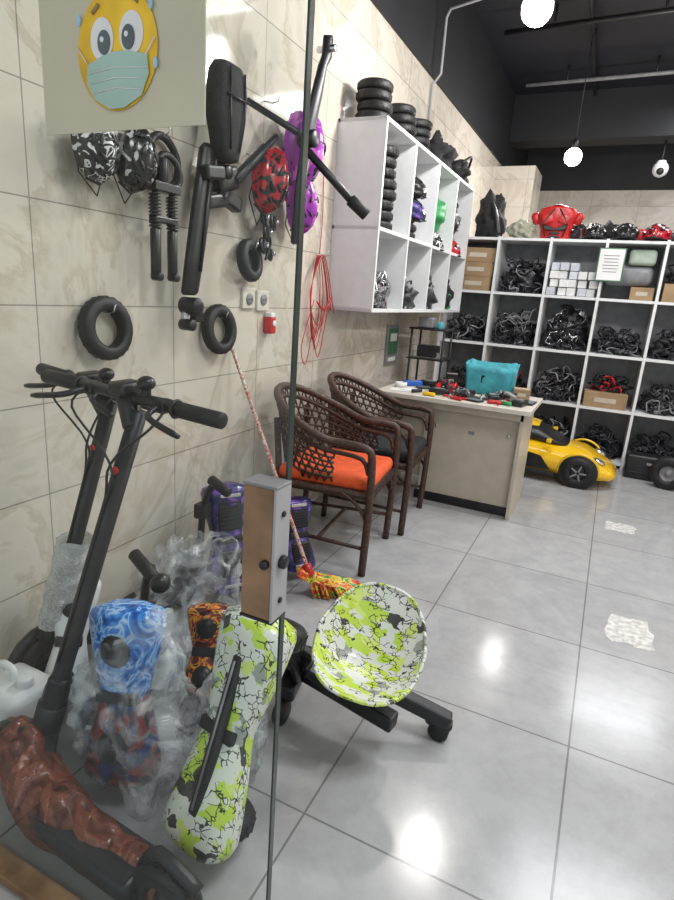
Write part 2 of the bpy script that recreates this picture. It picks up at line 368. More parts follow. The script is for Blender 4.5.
for (dx,dz) in [(-.058,.035),(.056,.04),(.062,-.02)]: disc(b,ex+dx,ez+dz,.003,.006,m_emB,.003,14)
b.done()
# ------------------------------------------------------------ tyres
def tyre(name,c,ax,Ro=.105,r=.022,hub=None,b=None,d=True):
    bb=b or B(name)
    w=r*1.15
    bb.lathe([(Ro-2*r,-w*.7),(Ro-r*1.6,-w*.95),(Ro-r*1.1,-w),(Ro-r*.4,-w*.88),(Ro-r*.1,-w*.6),(Ro,-w*.3),(Ro,w*.3),(Ro-r*.1,w*.6),(Ro-r*.4,w*.88),(Ro-r*1.1,w),(Ro-r*1.6,w*.95),(Ro-2*r,w*.7),(Ro-1.8*r,0)],m_blk2,c,ax,44,True)
    A=dirM(ax)
    for i in range(44):
        a=2*pi*i/44
        bb.box((0,0,0),(.0028,.004,w*1.1),m_blk2,X=T(*c)@A@R(0,0,math.degrees(a))@T(Ro-.0003,0,0)@R(25 if i%2 else -25,0,0),bev=0)
    if hub:
        bb.lathe([(.0,w*.6),(.02,w*.7),(.022,w*.3),(Ro-2.1*r,w*.25),(Ro-1.7*r,w*.75)],hub,c,ax,24)
        bb.lathe([(.0,-w*.6),(.02,-w*.7),(.022,-w*.3),(Ro-2.1*r,-w*.25),(Ro-1.7*r,-w*.75)],hub,c,ax,24)
    if not b: bb.done()
tyre('scooter_tyre',(-1.535,1.43,1.13),(1,.0,.1)); tyre('scooter_tyre',(-1.535,2.05,1.11),(1,0,.1)); tyre('scooter_tyre',(-1.53,2.26,1.41),(1,.1,.15),.092)
b=B('display_hook_set')
for (y,z) in [(1.43,1.20),(2.05,1.18),(2.26,1.48),(1.36,1.76),(1.51,1.78),(1.70,1.8),(1.66,1.64),(1.93,1.98),(2.27,1.86),(2.5,2.05),(2.36,1.66),(2.4,2.1),(2.96,1.5)]:
    b.tube([(-1.569,y,z-.01),(-1.53,y,z-.02),(-1.50,y,z-.015),(-1.49,y,z+.01)],.003,m_silver,6)
b.done()
def helmet(name,c,s,mshell,X,vents=5,vs=1.0,straps=True):
    b=B(name); b.M=T(*c)@X
    b.ell((0,0,0),(s*1.3,s,s*.92),mshell,z0=-.22,seg=36,rings=18,fn=lambda v:1+.07*math.cos(7*math.atan2(v.y,abs(v.z)+.3))+(.06 if v.x<-.7 else 0))
    b.ell((0,0,-.002),(s*1.1,s*.86,s*.8),m_blkfab,z0=-.35,seg=24)
    for k in range(vents):
        yy=(k-(vents-1)/2)/(vents-1)*1.5
        for sx in (-.75,-.2,.35,.85):
            ph=math.cos(yy)*math.cos(sx)
            p=Vector((math.sin(sx)*s*1.27,math.sin(yy)*math.cos(sx)*s*.98,ph*s*.95))
            nrm=Vector((p.x/1.6,p.y,p.z)).normalized()
            b.ell((0,0,0),(s*.22*vs,s*.075*vs,s*.05),m_blk,X=T(*p)@nrm.to_track_quat('Z','X').to_matrix().to_4x4()@R(0,0,90),seg=10,rings=6)
    b.tube([(s*1.15,-s*.6,-s*.2),(s*1.45,0,-s*.12),(s*1.15,s*.6,-s*.2)],s*.06,m_blk,6)
    if straps:
        for sy in (-1,1): b.tube([(.2*s,sy*s*.85,-.2*s),(.9*s,sy*s*.7,-.45*s),(1.9*s,0,-.4*s)],s*.03,m_blk,5)
    b.done()
HW=R(0,90,0)   # long axis vertical, crown into the room
helmet('bicycle_helmet',(-1.485,1.365,1.665),.070,m_helBW,R(12,0,0)@HW,5,1.2); helmet('bicycle_helmet',(-1.475,1.515,1.665),.072,m_helB,R(-8,0,0)@HW,5,1.2)
helmet('bicycle_helmet',(-1.46,2.28,1.745),.098,m_helR,R(-6,0,0)@HW)
helmet('bicycle_helmet',(-1.46,2.55,1.92),.118,m_purp,R(-10,0,0)@HW,5,.8); helmet('bicycle_helmet',(-1.47,2.58,1.69),.095,m_purp,R(8,0,0)@HW,5,.8)
b=B('inner_tube'); b.torus((-1.53,1.71,1.70),(1,.1,.1),.082,.014,m_blk2); b.torus((-1.515,1.72,1.67),(1,0,.2),.055,.012,m_blk2); b.done()
b=B('inner_tube'); b.torus((-1.53,1.80,1.97),(1,.2,.1),.06,.013,m_blk2); b.done()
b=B('suspension_fork')
for dy in (-.04,.045):
    b.cyl((-1.49,1.66+dy,1.30),(-1.49,1.66+dy,1.47),.018,m_blk); b.cyl((-1.49,1.66+dy,1.46),(-1.49,1.66+dy,1.60),.011,m_gry)
    pts=[(-1.49+.019*math.cos(t*.9),1.66+dy+.019*math.sin(t*.9),1.47+.0016*t) for t in range(0,72)]
    b.tube(pts,.0035,m_blk,5)
    b.cyl((-1.505,1.66+dy,1.31),(-1.465,1.66+dy,1.31),.015,m_gry)
b.box((-1.49,1.662,1.605),(.05,.13,.03),m_blk); b.cyl((-1.49,1.662,1.6),(-1.49,1.662,1.70),.015,m_gry); b.box((-1.49,1.662,1.50),(.035,.11,.02),m_blk)
b.done()
b=B('scooter_column'); b.M=T(0,.03,0)
b.loft([[(-1.49+w*.5*math.cos(2*pi*k/12),y+w*math.sin(2*pi*k/12),z) for k in range(12)] for (y,z,w) in [(1.88,1.80,.03),(1.875,1.78,.045),(1.84,1.6,.048),(1.80,1.4,.048),(1.77,1.26,.044),(1.765,1.25,.03)]],m_blk)
b.tube([(-1.465,1.86,1.72),(-1.462,1.80,1.34)],.006,m_gry,6)
b.box((-1.47,1.87,1.70),(.06,.11,.05),m_blk,rot=(8,0,0),bev=.01)
b.cyl((-1.52,1.765,1.21),(-1.44,1.765,1.21),.033,m_gry); b.cyl((-1.5,1.765,1.20),(-1.5,1.755,1.13),.02,m_silver); b.cyl((-1.51,1.745,1.14),(-1.45,1.745,1.14),.022,m_blk)
b.box((-1.48,1.80,1.17),(.03,.05,.04),m_gry); b.done()
# padded scooter seat hanging from its post, with clamp and arm
b=B('scooter_seat'); b.M=T(0,.06,0)
rings=[]
for (z,w,t,o) in [(2.085,.03,.012,0),(2.08,.065,.03,0),(2.05,.085,.042,0),(1.98,.092,.048,0),(1.90,.088,.046,0),(1.84,.070,.044,.004),(1.79,.058,.042,.008),(1.76,.052,.036,.010),(1.75,.03,.015,.010)]:
    rings.append([(-1.46+t*spow(math.cos(2*pi*k/28),.55),1.92+o+w*spow(math.sin(2*pi*k/28),.6)-(2.07-z)*.05,z) for k in range(28)])
b.loft(rings,m_blkfab)
b.tube([(-1.414,1.875,2.06),(-1.408,1.872,1.90),(-1.414,1.885,1.79)],.004,m_gry,6); b.tube([(-1.414,1.965,2.06),(-1.408,1.962,1.90),(-1.414,1.94,1.79)],.004,m_gry,6)
b.tube([(-1.408,1.85,1.97),(-1.405,1.92,1.965),(-1.408,1.99,1.97)],.004,m_gry,6)
b.cyl((-1.49,1.925,1.80),(-1.49,1.93,1.62),.018,m_gry); b.cyl((-1.52,1.93,1.72),(-1.45,1.93,1.72),.026,m_gry)
b.box((-1.49,1.95,1.70),(.06,.13,.09),m_blk,rot=(15,0,0),bev=.016,seg=3)
b.cyl((-1.47,1.99,1.70),(-1.45,2.17,1.86),.022,m_blk); b.cyl((-1.45,2.15,1.84),(-1.44,2.24,1.92),.015,m_gry)
b.box((-1.5,2.0,1.63),(.05,.12,.06),m_blk,rot=(-15,0,0),bev=.01); b.box((-1.5,1.90,1.61),(.05,.12,.05),m_gry,rot=(12,0,0),bev=.01)
b.done()
b=B('handlebar_stem')
b.loft([[(-1.33+.018*math.cos(2*pi*k/10),y+w*math.sin(2*pi*k/10),z) for k in range(10)] for (y,z,w) in [(2.52,2.36,.012),(2.515,2.35,.035),(2.51,2.28,.035),(2.475,2.23,.026),(2.44,2.12,.04),(2.40,2.0,.042),(2.36,1.85,.04),(2.33,1.72,.034),(2.31,1.5,.026),(2.31,1.49,.01)]],m_gry)
b.cyl((-1.38,2.515,2.31),(-1.29,2.515,2.31),.014,m_silver); b.cyl((-1.36,2.36,1.92),(-1.28,2.36,1.92),.035,m_blk)
b.cyl((-1.34,2.33,1.90),(-1.11,2.43,1.67),.017,m_blk); b.cyl((-1.13,2.42,1.69),(-1.06,2.455,1.63),.026,m_blk2); b.cyl((-1.56,2.25,2.05),(-1.32,2.37,1.92),.014,m_blk)
b.done()
b=B('brake_caliper_cluster')
for (dy,dz,r) in [(0,0,.035),(.05,.05,.03),(-.03,-.06,.03),(.03,-.09,.026),(-.03,.06,.026)]:
    b.torus((-1.51,2.36+dy,1.54+dz),(1,.3,.2),r,.008,m_blk); b.box((-1.51,2.36+dy,1.54+dz),(.03,r*1.2,r*1.6),m_blk,rot=(dy*900,0,20),bev=.006)
    b.cyl((-1.53,2.36+dy,1.54+dz),(-1.48,2.36+dy,1.54+dz),.009,m_silver)
b.tube(cr([(-1.5,2.36,1.66),(-1.5,2.33,1.58),(-1.5,2.38,1.5),(-1.5,2.34,1.42)]),.006,m_blk,6); b.done()
b=B('red_cable_coil'); random.seed(11)
for k in range(6):
    w=.05+.022*k; sh=random.uniform(-.02,.02); x=-1.555+.008*k
    b.tube(cr([(x,2.96,1.49),(x,2.96+w+sh,1.33-.03*k),(x,2.98+w*.5+sh,1.10+.03*k),(x,2.95+sh,1.03+.02*k*(-1)**k),(x,2.95-w*.7,1.14+.015*k),(x,2.95-w*.75,1.32)],6,True),.0028,m_red,5,True)
b.tube(cr([(-1.50,2.88,1.24),(-1.50,2.97,1.20),(-1.50,3.06,1.27)]),.006,m_red,5); b.tube(cr([(-1.555,2.98,1.5),(-1.56,3.0,1.7),(-1.56,2.98,1.95)]),.0025,m_red,5)
b.tube(cr([(-1.53,2.9,1.25),(-1.53,2.78,1.0),(-1.53,2.84,.9),(-1.53,2.9,1.1)]),.0025,m_red,5)
b.done()
b=B('power_socket')
b.box((-1.562,2.30,1.245),(.016,.10,.095),m_cream2,bev=.004); b.box((-1.562,2.42,1.235),(.016,.10,.095),m_cream2,bev=.004)
for y in (2.30,2.42):
    b.cyl((-1.555,y,1.24),(-1.548,y,1.24),.026,m_gry2)
    for dy in (-.009,.009): b.cyl((-1.549,y+dy,1.24),(-1.547,y+dy,1.24),.004,m_blk,8)
b.done()
b=B('red_plug_adapter'); b.box((-1.545,2.47,1.12),(.05,.05,.085),m_red,bev=.01); b.cyl((-1.52,2.47,1.13),(-1.515,2.47,1.13),.015,m_white); b.box((-1.545,2.47,1.165),(.04,.04,.03),m_white,bev=.006); b.done()
b=B('framed_notice'); b.box((-1.56,4.30,.93),(.019,.24,.30),m_gry2,bev=.003); b.box((-1.549,4.30,.96),(.004,.2,.2),m_dgreen,bev=0); b.box((-1.547,4.30,.99),(.004,.14,.06),m_paper,bev=0); b.box((-1.549,4.30,.82),(.004,.16,.03),m_paper,bev=0); b.done()
# ------------------------------------------------------------ wall cabinet
cx0,cx1,cy0,cy1,cz0,cz1=WX,-1.28,3.14,5.22,1.20,2.22
b=B('cubby_cabinet'); t=.02
b.box((cx0+.008,(cy0+cy1)/2,(cz0+cz1)/2),(.012,cy1-cy0,cz1-cz0),m_white,bev=0)
for z in (cz0+.01,1.66,cz1-.01): b.box(((cx0+cx1)/2,(cy0+cy1)/2,z),(cx1-cx0,cy1-cy0,t),m_white,bev=.001)
ys=[cy0+.01,3.66,4.18,4.70,cy1-.01]
for y in ys: b.box(((cx0+cx1)/2+.001,y,(cz0+cz1)/2),(cx1-cx0,t,cz1-cz0-.002),m_white,bev=.001)
b.done()
def stack(x,y,z,n,Ro=.1,h=.052,name='tyre_stack'):
    b=B(name)
    for k in range(n): tyre('',(x+random.uniform(-.008,.008),y+random.uniform(-.008,.008),z+h*(k+.5)),(0,0,1),Ro,h/2.3,b=b)
    b.done()
stack(-1.42,3.28,2.22,4); stack(-1.43,3.72,2.22,4); stack(-1.42,4.02,2.22,4); stack(-1.42,3.42,1.67,8,.105,.058); stack(-1.42,3.9,1.67,3,.09)
def pile(name,x,y,z,w,d,h,n,m=m_cab,r=.006,seed=1,extra=None):
    random.seed(seed*13+5); b=B(name)
    b.blob((x,y+d*.1,z+h*.28),(w*.42,d*.34,h*.36),m,.4,2.5,3,seed,flat=-h*.28)
    for i in range(n):
        cx=x+random.uniform(-.3,.3)*w; cy=y-d*.1+random.uniform(-.25,.25)*d; cz=z+random.random()**1.2*.8*h
        A=R(random.uniform(-70,70),random.uniform(-50,50),random.uniform(0,360)); a=random.uniform(.10,.24)*w; c=random.uniform(.06,.18)*w
        pts=[]; ph=random.uniform(0,6)
        for k in range(12):
            t=2*pi*k/12; p=A@Vector((a*math.cos(t)*(1+.25*math.sin(3*t+ph)),c*math.sin(t)*(1+.25*math.cos(2*t+ph)),.02*math.sin(3*t)))
            q=Vector((cx,cy,cz))+p
            q.x=min(max(q.x,x-w/2),x+w/2); q.y=min(max(q.y,y-d/2),y+d/2); q.z=min(max(q.z,z+r),z+h)
            pts.append(q)
        mm=m if (extra is None or random.random()<.72) else extra
        b.tube(cr(pts,2,True),r*random.uniform(.7,1.3),mm,5,True)
        if i%3==0:
            b.box((cx,cy-.02,max(cz,z+.03)),(random.uniform(.04,.08),.035,random.uniform(.02,.04)),mm,rot=(random.uniform(-40,40),random.uniform(-40,40),random.uniform(0,180)),bev=.004)
    b.done()
pile('cable_pile',-1.42,3.42,1.22,.24,.44,.28,44,m_mixclut,.008,1,m_silver)
pile('cable_pile',-1.42,3.92,1.22,.24,.46,.28,44,m_cab,.008,2,m_silver)
pile('cable_pile',-1.42,4.44,1.22,.24,.46,.36,44,m_cab,.009,3,m_gry2)
pile('cable_pile',-1.42,4.95,1.22,.24,.42,.36,44,m_cab,.009,4,m_green)
helmet('bicycle_helmet',(-1.42,4.42,1.70),.11,m_helBW,R(0,10,10),straps=False); helmet('bicycle_helmet',(-1.42,4.95,1.70),.11,m_helR,R(0,10,10),straps=False)
b=B('green_bag'); b.blob((-1.42,4.48,1.92),(.11,.16,.13),m_green,.2,2,4,3); b.done()
pile('cable_pile',-1.42,4.95,1.84,.22,.38,.30,30,m_cab,.011,5,m_gry2)
helmet('bicycle_helmet',(-1.42,3.92,1.85),.11,m_galaxy,R(0,10,30),straps=False); helmet('bicycle_helmet',(-1.42,3.92,1.99),.10,m_helB,R(0,10,20),straps=False)
b=B('black_bag'); b.blob((-1.42,4.45,2.31),(.13,.2,.12),m_blkfab,.35,2,4,1,flat=-.09); b.tube(cr([(-1.40,4.35,2.36),(-1.38,4.45,2.44),(-1.40,4.55,2.36)]),.01,m_blk); b.done()
b=B('black_bag'); b.blob((-1.40,4.92,2.29),(.13,.17,.08),m_blkfab,.35,2,4,2,flat=-.07); b.tube(cr([(-1.30,4.8,2.34),(-1.26,4.92,2.4),(-1.3,5.02,2.34)]),.01,m_blk); b.done()
# ------------------------------------------------------------ shelving unit
sy0,sy1=5.30,5.66; PX=[-1.46,-1.03,-.60,-.17,.26,.69,1.12,1.55]; SZ=[.04,.49,.94,1.39,1.84]
b=B('shelving_unit')
for x in PX: b.box((x,(sy0+sy1)/2,.93),(.022,sy1-sy0,1.86),m_white,bev=.001)
for z in SZ: b.box(((PX[0]+PX[-1])/2,(sy0+sy1)/2+.002,z),(PX[-1]-PX[0],sy1-sy0-.004,.022),m_white,bev=.001)
b.box(((PX[0]+PX[-1])/2,sy1+.005,.93),(PX[-1]-PX[0]+.022,.01,1.86),m_gry2,bev=0); b.done()
yc=5.47
def cell(i,j): return ((PX[i]+PX[i+1])/2, SZ[j]+.012)
sd=20
for (i,j,h,mm,ex) in [(0,2,.25,m_cab,m_gry2),(0,1,.2,m_cab,None),(1,3,.34,m_cab,m_gry2),(1,2,.34,m_cab,m_gry2),(2,2,.42,m_cab,m_silver),(3,2,.22,m_cab,m_gry2),(4,2,.24,m_cab,None),(1,1,.2,m_cab,m_red),(2,1,.3,m_cab,m_gry2),(4,1,.25,m_cab,m_gry2),(3,0,.3,m_cab,None),(2,0,.3,m_cab,m_gry2),(4,0,.28,m_cab,None),(0,0,.3,m_cab,None),(5,2,.3,m_cab,None),(5,1,.3,m_cab,None)]:
    x,z=cell(i,j); sd+=1; pile('cable_pile',x,yc,z,.39,.28,h,60,mm,.0065,sd,ex)
def cbox(name,x,y,z,w,d,h,m,rz=0):
    b=B(name); b.box((0,0,h/2),(w,d,h),m,bev=.003,X=T(x,y,z)@R(0,0,rz)); b.box((0,-.0005,h-.0002),(w*.98,.03,.001),m_cream,X=T(x,y,z)@R(0,0,rz),bev=0)
    b.box((0,-d/2-.0004,h*.5),(w*.5,.001,h*.3),m_cream,X=T(x,y,z)@R(0,0,rz),bev=0); b.done()
x,z=cell(0,3)
for k in range(3): cbox('cardboard_box',x+.03,yc-.02,z+.121*k,.30,.25,.12,m_card,3*k)
x,z=cell(2,3); b=B('white_box_stack')
random.seed(4)
for r_ in range(4):
    for c_ in range(5):
        if r_==3 and c_>2: continue
        b.box((x-.155+.077*c_+random.uniform(-.004,.004),yc-.04+random.uniform(-.04,.02),z+.033+.067*r_),(.066,.16,.062),m_boxp if random.random()<.45 else m_paper,bev=.003,rot=(0,0,random.uniform(-9,9)))
b.done()
x,z=cell(3,3); cbox('cardboard_box',x+.1,yc-.02,z,.17,.25,.10,m_card); b=B('folded_bag'); b.box((x-.02,yc+.02,z+.19),(.36,.2,.16),m_gry2,bev=.05,seg=3); b.box((x+.06,yc-.03,z+.33),(.2,.15,.12),M('pale_green',(.42,.5,.42),.6),bev=.03,seg=3); b.done()
b=B('framed_certificate'); X0=T(-.12,5.28,1.66)@R(-4,0,0); b.box((0,0,0),(.20,.012,.26),m_dgreen,X=X0,bev=.002); b.box((0,-.008,0),(.18,.004,.24),m_paper,X=X0,bev=0)
for k in range(6): b.box((0,-.011,.07-.025*k),(.12-.01*(k%3),.001,.006),m_gry2,X=X0,bev=0)
b.done()
x,z=cell(4,3); cbox('cardboard_box',x,yc,z,.36,.26,.14,m_card); pile('cable_pile',x,yc,z+.142,.36,.28,.2,20,m_cab,.008,77)
x,z=cell(3,1); cbox('cardboard_box',x-.02,yc-.04,z+.0,.34,.2,.13,m_card,4); pile('cable_pile',x,yc,z+.132,.34,.18,.14,24,m_cab,.007,78,m_red)
x,z=cell(5,3); cbox('cardboard_box',x,yc,z,.34,.26,.3,m_card)
ZT=1.852
def armor(x,y,z):
    b=B('motocross_chest_armor'); b.M=T(x,y,z)
    b.loft([[(w*spow(math.cos(2*pi*k/24),.7),.07*math.sin(2*pi*k/24)-.02*(zz>.1),zz) for k in range(24)] for (w,zz) in [(.10,0),(.12,.02),(.125,.08),(.15,.15),(.165,.20),(.14,.245),(.08,.262),(.06,.255)]],m_red)
    for sx in (-1,1):
        b.box((sx*.17,0,.17),(.07,.10,.10),m_red,rot=(0,sx*25,0),bev=.03,seg=3)
        b.box((sx*.065,-.088,.16),(.085,.012,.07),m_red,rot=(0,sx*18,0),bev=.006,seg=3)
        b.box((sx*.06,-.075,.09),(.07,.02,.035),m_blk,rot=(0,-sx*12,0),bev=.006)
        b.tube([(sx*.02,-.095,.24),(sx*.10,-.09,.12),(sx*.07,-.08,.02)],.006,m_blk,6)
    for k in range(3): b.box((0,-.075,.02+.03*k),(.09-.01*k,.02,.018),m_blk,bev=.004)
    b.torus((0,-.01,.25),(0,.2,1),.055,.014,m_blk); b.done()
armor(-.60,5.45,ZT)
helmet('bicycle_helmet',(-.30,5.43,ZT+.04),.10,m_helB,R(0,0,-70),straps=False); helmet('bicycle_helmet',(-.06,5.43,ZT+.04),.105,M('black_shell',(.02,.02,.02),.2),R(0,0,-80),straps=False); helmet('bicycle_helmet',(.17,5.43,ZT+.04),.105,m_helR,R(0,0,-100),straps=False); helmet('bicycle_helmet',(.42,5.43,ZT+.04),.105,m_helR,R(0,0,-90),straps=False)
b=B('protective_pads'); b.blob((-.42,5.59,ZT+.06),(.08,.06,.08),m_blk,.3,2,4,4,flat=-.06); b.blob((-.19,5.60,ZT+.08),(.08,.06,.09),m_blkfab,.3,2,4,6,flat=-.08); b.box((.05,5.61,ZT+.06),(.14,.07,.12),m_red,bev=.03,seg=3); b.box((.29,5.61,ZT+.05),(.12,.07,.1),m_blk,bev=.03,seg=3); b.done()
b=B('plastic_sack'); b.blob((-.87,5.46,ZT+.07),(.10,.10,.08),M('pale_sack',(.36,.37,.28),.6),.35,2.4,4,9,flat=-.07); b.done()
b=B('black_jacket'); b.blob((-1.16,5.46,ZT+.16),(.12,.12,.20),m_blkfab,.35,1.8,4,12,flat=-.16); b.tube(cr([(-1.16,5.36,ZT+.3),(-1.1,5.34,ZT+.2),(-1.05,5.33,ZT+.02)]),.02,m_blk); b.done()
# ------------------------------------------------------------ desk
b=B('office_desk')
b.box((-.84,3.72,.695),(.98,.60,.03),m_cream2,bev=.004)
b.box((-.70,3.56,.34),(.62,.02,.60),m_cream,bev=.002)
b.box((-.40,3.74,.34),(.022,.50,.68),m_cream,bev=.002); b.box((-1.28,3.74,.34),(.022,.50,.68),m_cream,bev=.002)
b.box((-.84,3.5,.655),(.9,.02,.05),m_cream,bev=.002); b.box((-1.14,3.58,.40),(.26,.02,.5),m_cream,bev=.002)
b.box((-.72,3.55,.03),(.62,.012,.06),m_blk,bev=.001)
for x in (-.93,-.47): b.cyl((x,3.548,.52),(x,3.535,.52),.010,m_silver,12)
b.box((-.70,3.549,.50),(.04,.003,.02),m_gry2,bev=0)
b.done()
DZ=.711
b=B('teal_bag'); N=36
b.loft([[(-.69+w*spow(math.cos(2*pi*k/N),.25),3.90+dp*spow(math.sin(2*pi*k/N),.4)+.004*math.sin(k*1.3),DZ+zz+(.02*(k<N/2) if zz>.14 else 0)+(.006*math.cos(k) if zz>.14 else 0)) for k in range(N)] for (w,dp,zz) in [(.145,.06,0),(.155,.068,.008),(.158,.070,.05),(.162,.070,.10),(.166,.068,.15),(.172,.066,.19),(.167,.060,.188),(.155,.055,.06)]],m_teal)
b.box((-.69,3.832,DZ+.10),(.10,.004,.05),m_blkfab,bev=.001); b.done()
cbox('cardboard_box',-.47,3.84,DZ,.10,.10,.07,m_card,10)
cbox('black_box',-.96,3.93,DZ,.07,.07,.10,m_blkfab,10)
b=B('paper_sheet'); b.box((-1.18,3.55,DZ+.002),(.16,.11,.003),m_paper,rot=(0,0,15),bev=0); b.box((-1.14,3.60,DZ+.005),(.10,.13,.003),m_paper,rot=(0,0,-20),bev=0); b.done()
b=B('tape_roll'); b.lathe([(.025,0),(.04,0),(.04,.03),(.025,.03)],m_paper,(-1.24,3.68,DZ),closed=True); b.done()
def tool(name,x,y,rz,m,kind):
    b=B(name); b.M=T(x,y,DZ)@R(0,0,rz)
    if kind==0:
        b.cyl((0,0,.012),(.08,0,.012),.012,m,10); b.cyl((.08,0,.012),(.17,0,.010),.003,m_silver,8)
    elif kind==1:
        for s in (-1,1): b.tube(cr([(-.10,s*.03,.009),(-.03,s*.022,.009),(0,0,.009),(.05,-s*.006,.009)]),.008,m,6)
        b.cyl((0,0,0),(0,0,.02),.012,m_silver,10)
    elif kind==2:
        b.box((0,0,.018),(.13,.07,.035),m,bev=.008,seg=3); b.box((0,0,.037),(.06,.04,.002),m_gry2,bev=0); b.tube(cr([(.065,0,.012),(.1,.03,.008),(.13,-.02,.008),(.09,-.06,.008)]),.004,m_blk,5)
    else:
        b.box((0,0,.006),(.14,.07,.010),m_blk,bev=.003); b.box((0,0,.0115),(.13,.062,.001),m_emI,bev=0)
    b.done()
tool('screwdriver',-.62,3.50,20,m_red,0); tool('pliers',-.55,3.58,70,m_red,1); tool('battery_charger',-.95,3.60,10,m_blk,2); tool('battery_charger',-.80,3.68,60,m_blk,2)
tool('smartphone',-.72,3.52,-20,m_blk,3); tool('screwdriver',-1.02,3.48,-10,m_yel,0); tool('pliers',-.85,3.50,160,m_red,1); tool('battery_charger',-.44,3.58,80,m_blk,2); tool('smartphone',-1.08,3.75,30,m_blk,3); tool('screwdriver',-.48,3.50,150,m_green,0); tool('battery_charger',-1.1,3.88,0,m_gry,2); tool('battery_charger',-.62,3.66,110,m_blk,2)
tool('screwdriver',-1.10,3.50,60,m_blk,0); tool('pliers',-.68,3.60,20,m_blk,1); tool('battery_charger',-1.20,3.80,40,m_blue,2); tool('smartphone',-.40,3.70,85,m_blk,3); tool('screwdriver',-.90,3.70,-30,m_red,0)
pile('cable_pile',-.96,3.78,DZ,.22,.14,.07,22,m_cab,.005,90,m_red); pile('cable_pile',-.55,3.74,DZ,.14,.10,.05,16,m_gry2,.005,91,m_cab); pile('cable_pile',-.80,3.58,DZ,.12,.08,.04,12,m_cab,.004,92,m_silver)
b=B('two_tier_stand')
for dx in (-.13,.13):
    for dy in (-.12,.12): b.cyl((-1.30+dx,4.5+dy,0),(-1.30+dx,4.5+dy,1.08),.009,m_blk,8)
for z in (.45,.84,1.07): b.box((-1.30,4.5,z),(.30,.28,.012),m_blk,bev=.003)
b.box((-1.3,4.45,.90),(.16,.12,.09),m_gry,bev=.01); b.box((-1.33,4.45,1.12),(.12,.12,.08),m_gry2,bev=.01); b.cyl((-1.22,4.42,1.076),(-1.22,4.42,1.13),.025,m_teal); b.box((-1.3,4.42,.87),(.24,.02,.05),m_silver); b.done()
# ------------------------------------------------------------ wicker chairs
def chair(name,loc,rz,cush):
    b=B(name); b.M=T(*loc)@R(0,0,rz)
    def rail(a,h=1.0,z0=.44):
        c=math.cos(a); zt=.645+.175*max(0,(c+.25)/1.25)**1.2
        x=-.02-.28*c; y=.275*math.sin(a)
        k=.86+.14*h
        return Vector((x*k-.02*h*c,y*k,z0+(zt-z0)*h))
    A=[math.radians(d) for d in range(-108,109,9)]
    top=[rail(a) for a in A]
    fl=[Vector((.24,-.24,0)),Vector((.25,-.25,.3)),Vector((.25,-.262,.57)),Vector((.22,-.272,.635))]
    pts=fl+[p for p in top]+[Vector((p.x,-p.y,p.z)) for p in fl[::-1]]
    b.tube(cr(pts,3),.019,m_wick,8)
    b.tube(cr([Vector((.235,-.25,.51)),Vector((.2,-.255,.58))]+[p+Vector((0,0,-.05))-Vector((p.x,p.y,0))*.03 for p in top]+[Vector((.2,.255,.58)),Vector((.235,.25,.51))],3),.012,m_wick,6)
    for h in (.12,.24,.36,.48,.60,.72):
        b.tube([rail(a,h) for a in A],.006,m_wick,5)
    st=math.radians(9)
    for i in range(-2,28):
        for s in (1,-1):
            pts=[]
            for k in range(7):
                h=k/6; a=A[0]+i*st+s*h*st*3
                if A[0]-.01<=a<=A[-1]+.01: pts.append(rail(a,h))
            if len(pts)>1: b.tube(pts,.005,m_wick,4)
    for sy in (-1,1):
        b.tube(cr([(-.25,sy*.20,0),(-.23,sy*.21,.25),(-.23,sy*.2,.44),(-.255,sy*.19,.70)],4),.017,m_wick,8)
        b.tube([(.245,sy*.245,.14),(-.235,sy*.205,.14)],.010,m_wick,6)
        b.tube(cr([(.245,sy*.245,.28),(.18,sy*.24,.36),(.10,sy*.235,.40)],3),.009,m_wick,6)
        b.tube(cr([(.24,sy*.1,.40),(.245,sy*.2,.36),(.245,sy*.245,.28)],3),.009,m_wick,6)
    b.tube([(0,-.225,.14),(0,.225,.14)],.010,m_wick,6)
    b.box((0,0,.395),(.50,.48,.045),m_wick,bev=.02,seg=3)
    for k in range(16): b.box((.252,-.22+.029*k,.395),(.006,.016,.045),m_wick,bev=.002)
    b.box((.01,0,.445),(.48,.45,.07),cush,bev=.032,seg=4)
    b.done()
chair('wicker_armchair',(-1.155,2.53,0),7,m_or); chair('wicker_armchair',(-1.15,3.11,0),5,m_blkfab)
# ------------------------------------------------------------ toy car
b=B('ride_on_toy_car'); b.M=T(-.40,4.77,0)
def csec(x,w,z0,z1,top=.75):
    n=24; out=[]
    for k in range(n):
        a=2*pi*k/n; cy=math.cos(a); cz=math.sin(a)
        y=w*spow(cy,.55)*(1-(1-top)*max(0,cz)); z=(z0+z1)/2+(z1-z0)/2*spow(cz,.6)
        out.append((x,y,z))
    return out
b.loft([csec(-.58,.20,.12,.26),csec(-.55,.25,.08,.31),csec(-.42,.285,.07,.335),csec(-.25,.28,.06,.33),csec(-.05,.265,.05,.31),csec(.12,.265,.05,.295),csec(.26,.28,.05,.285),csec(.36,.285,.05,.27),csec(.46,.27,.05,.22),csec(.56,.22,.06,.165),csec(.60,.15,.08,.13)],m_yel)
b.loft([csec(-.40,.12,.28,.32,.7),csec(-.30,.18,.28,.375,.7),csec(-.14,.195,.28,.42,.7),csec(0,.19,.28,.405,.7),csec(.14,.18,.27,.335,.7),csec(.24,.14,.25,.285,.7)],m_blk)
b.loft([csec(-.38,.06,.35,.385,.8),csec(-.24,.13,.36,.42,.8),csec(-.10,.135,.37,.432,.8),csec(0,.11,.37,.418,.8)],m_yel)
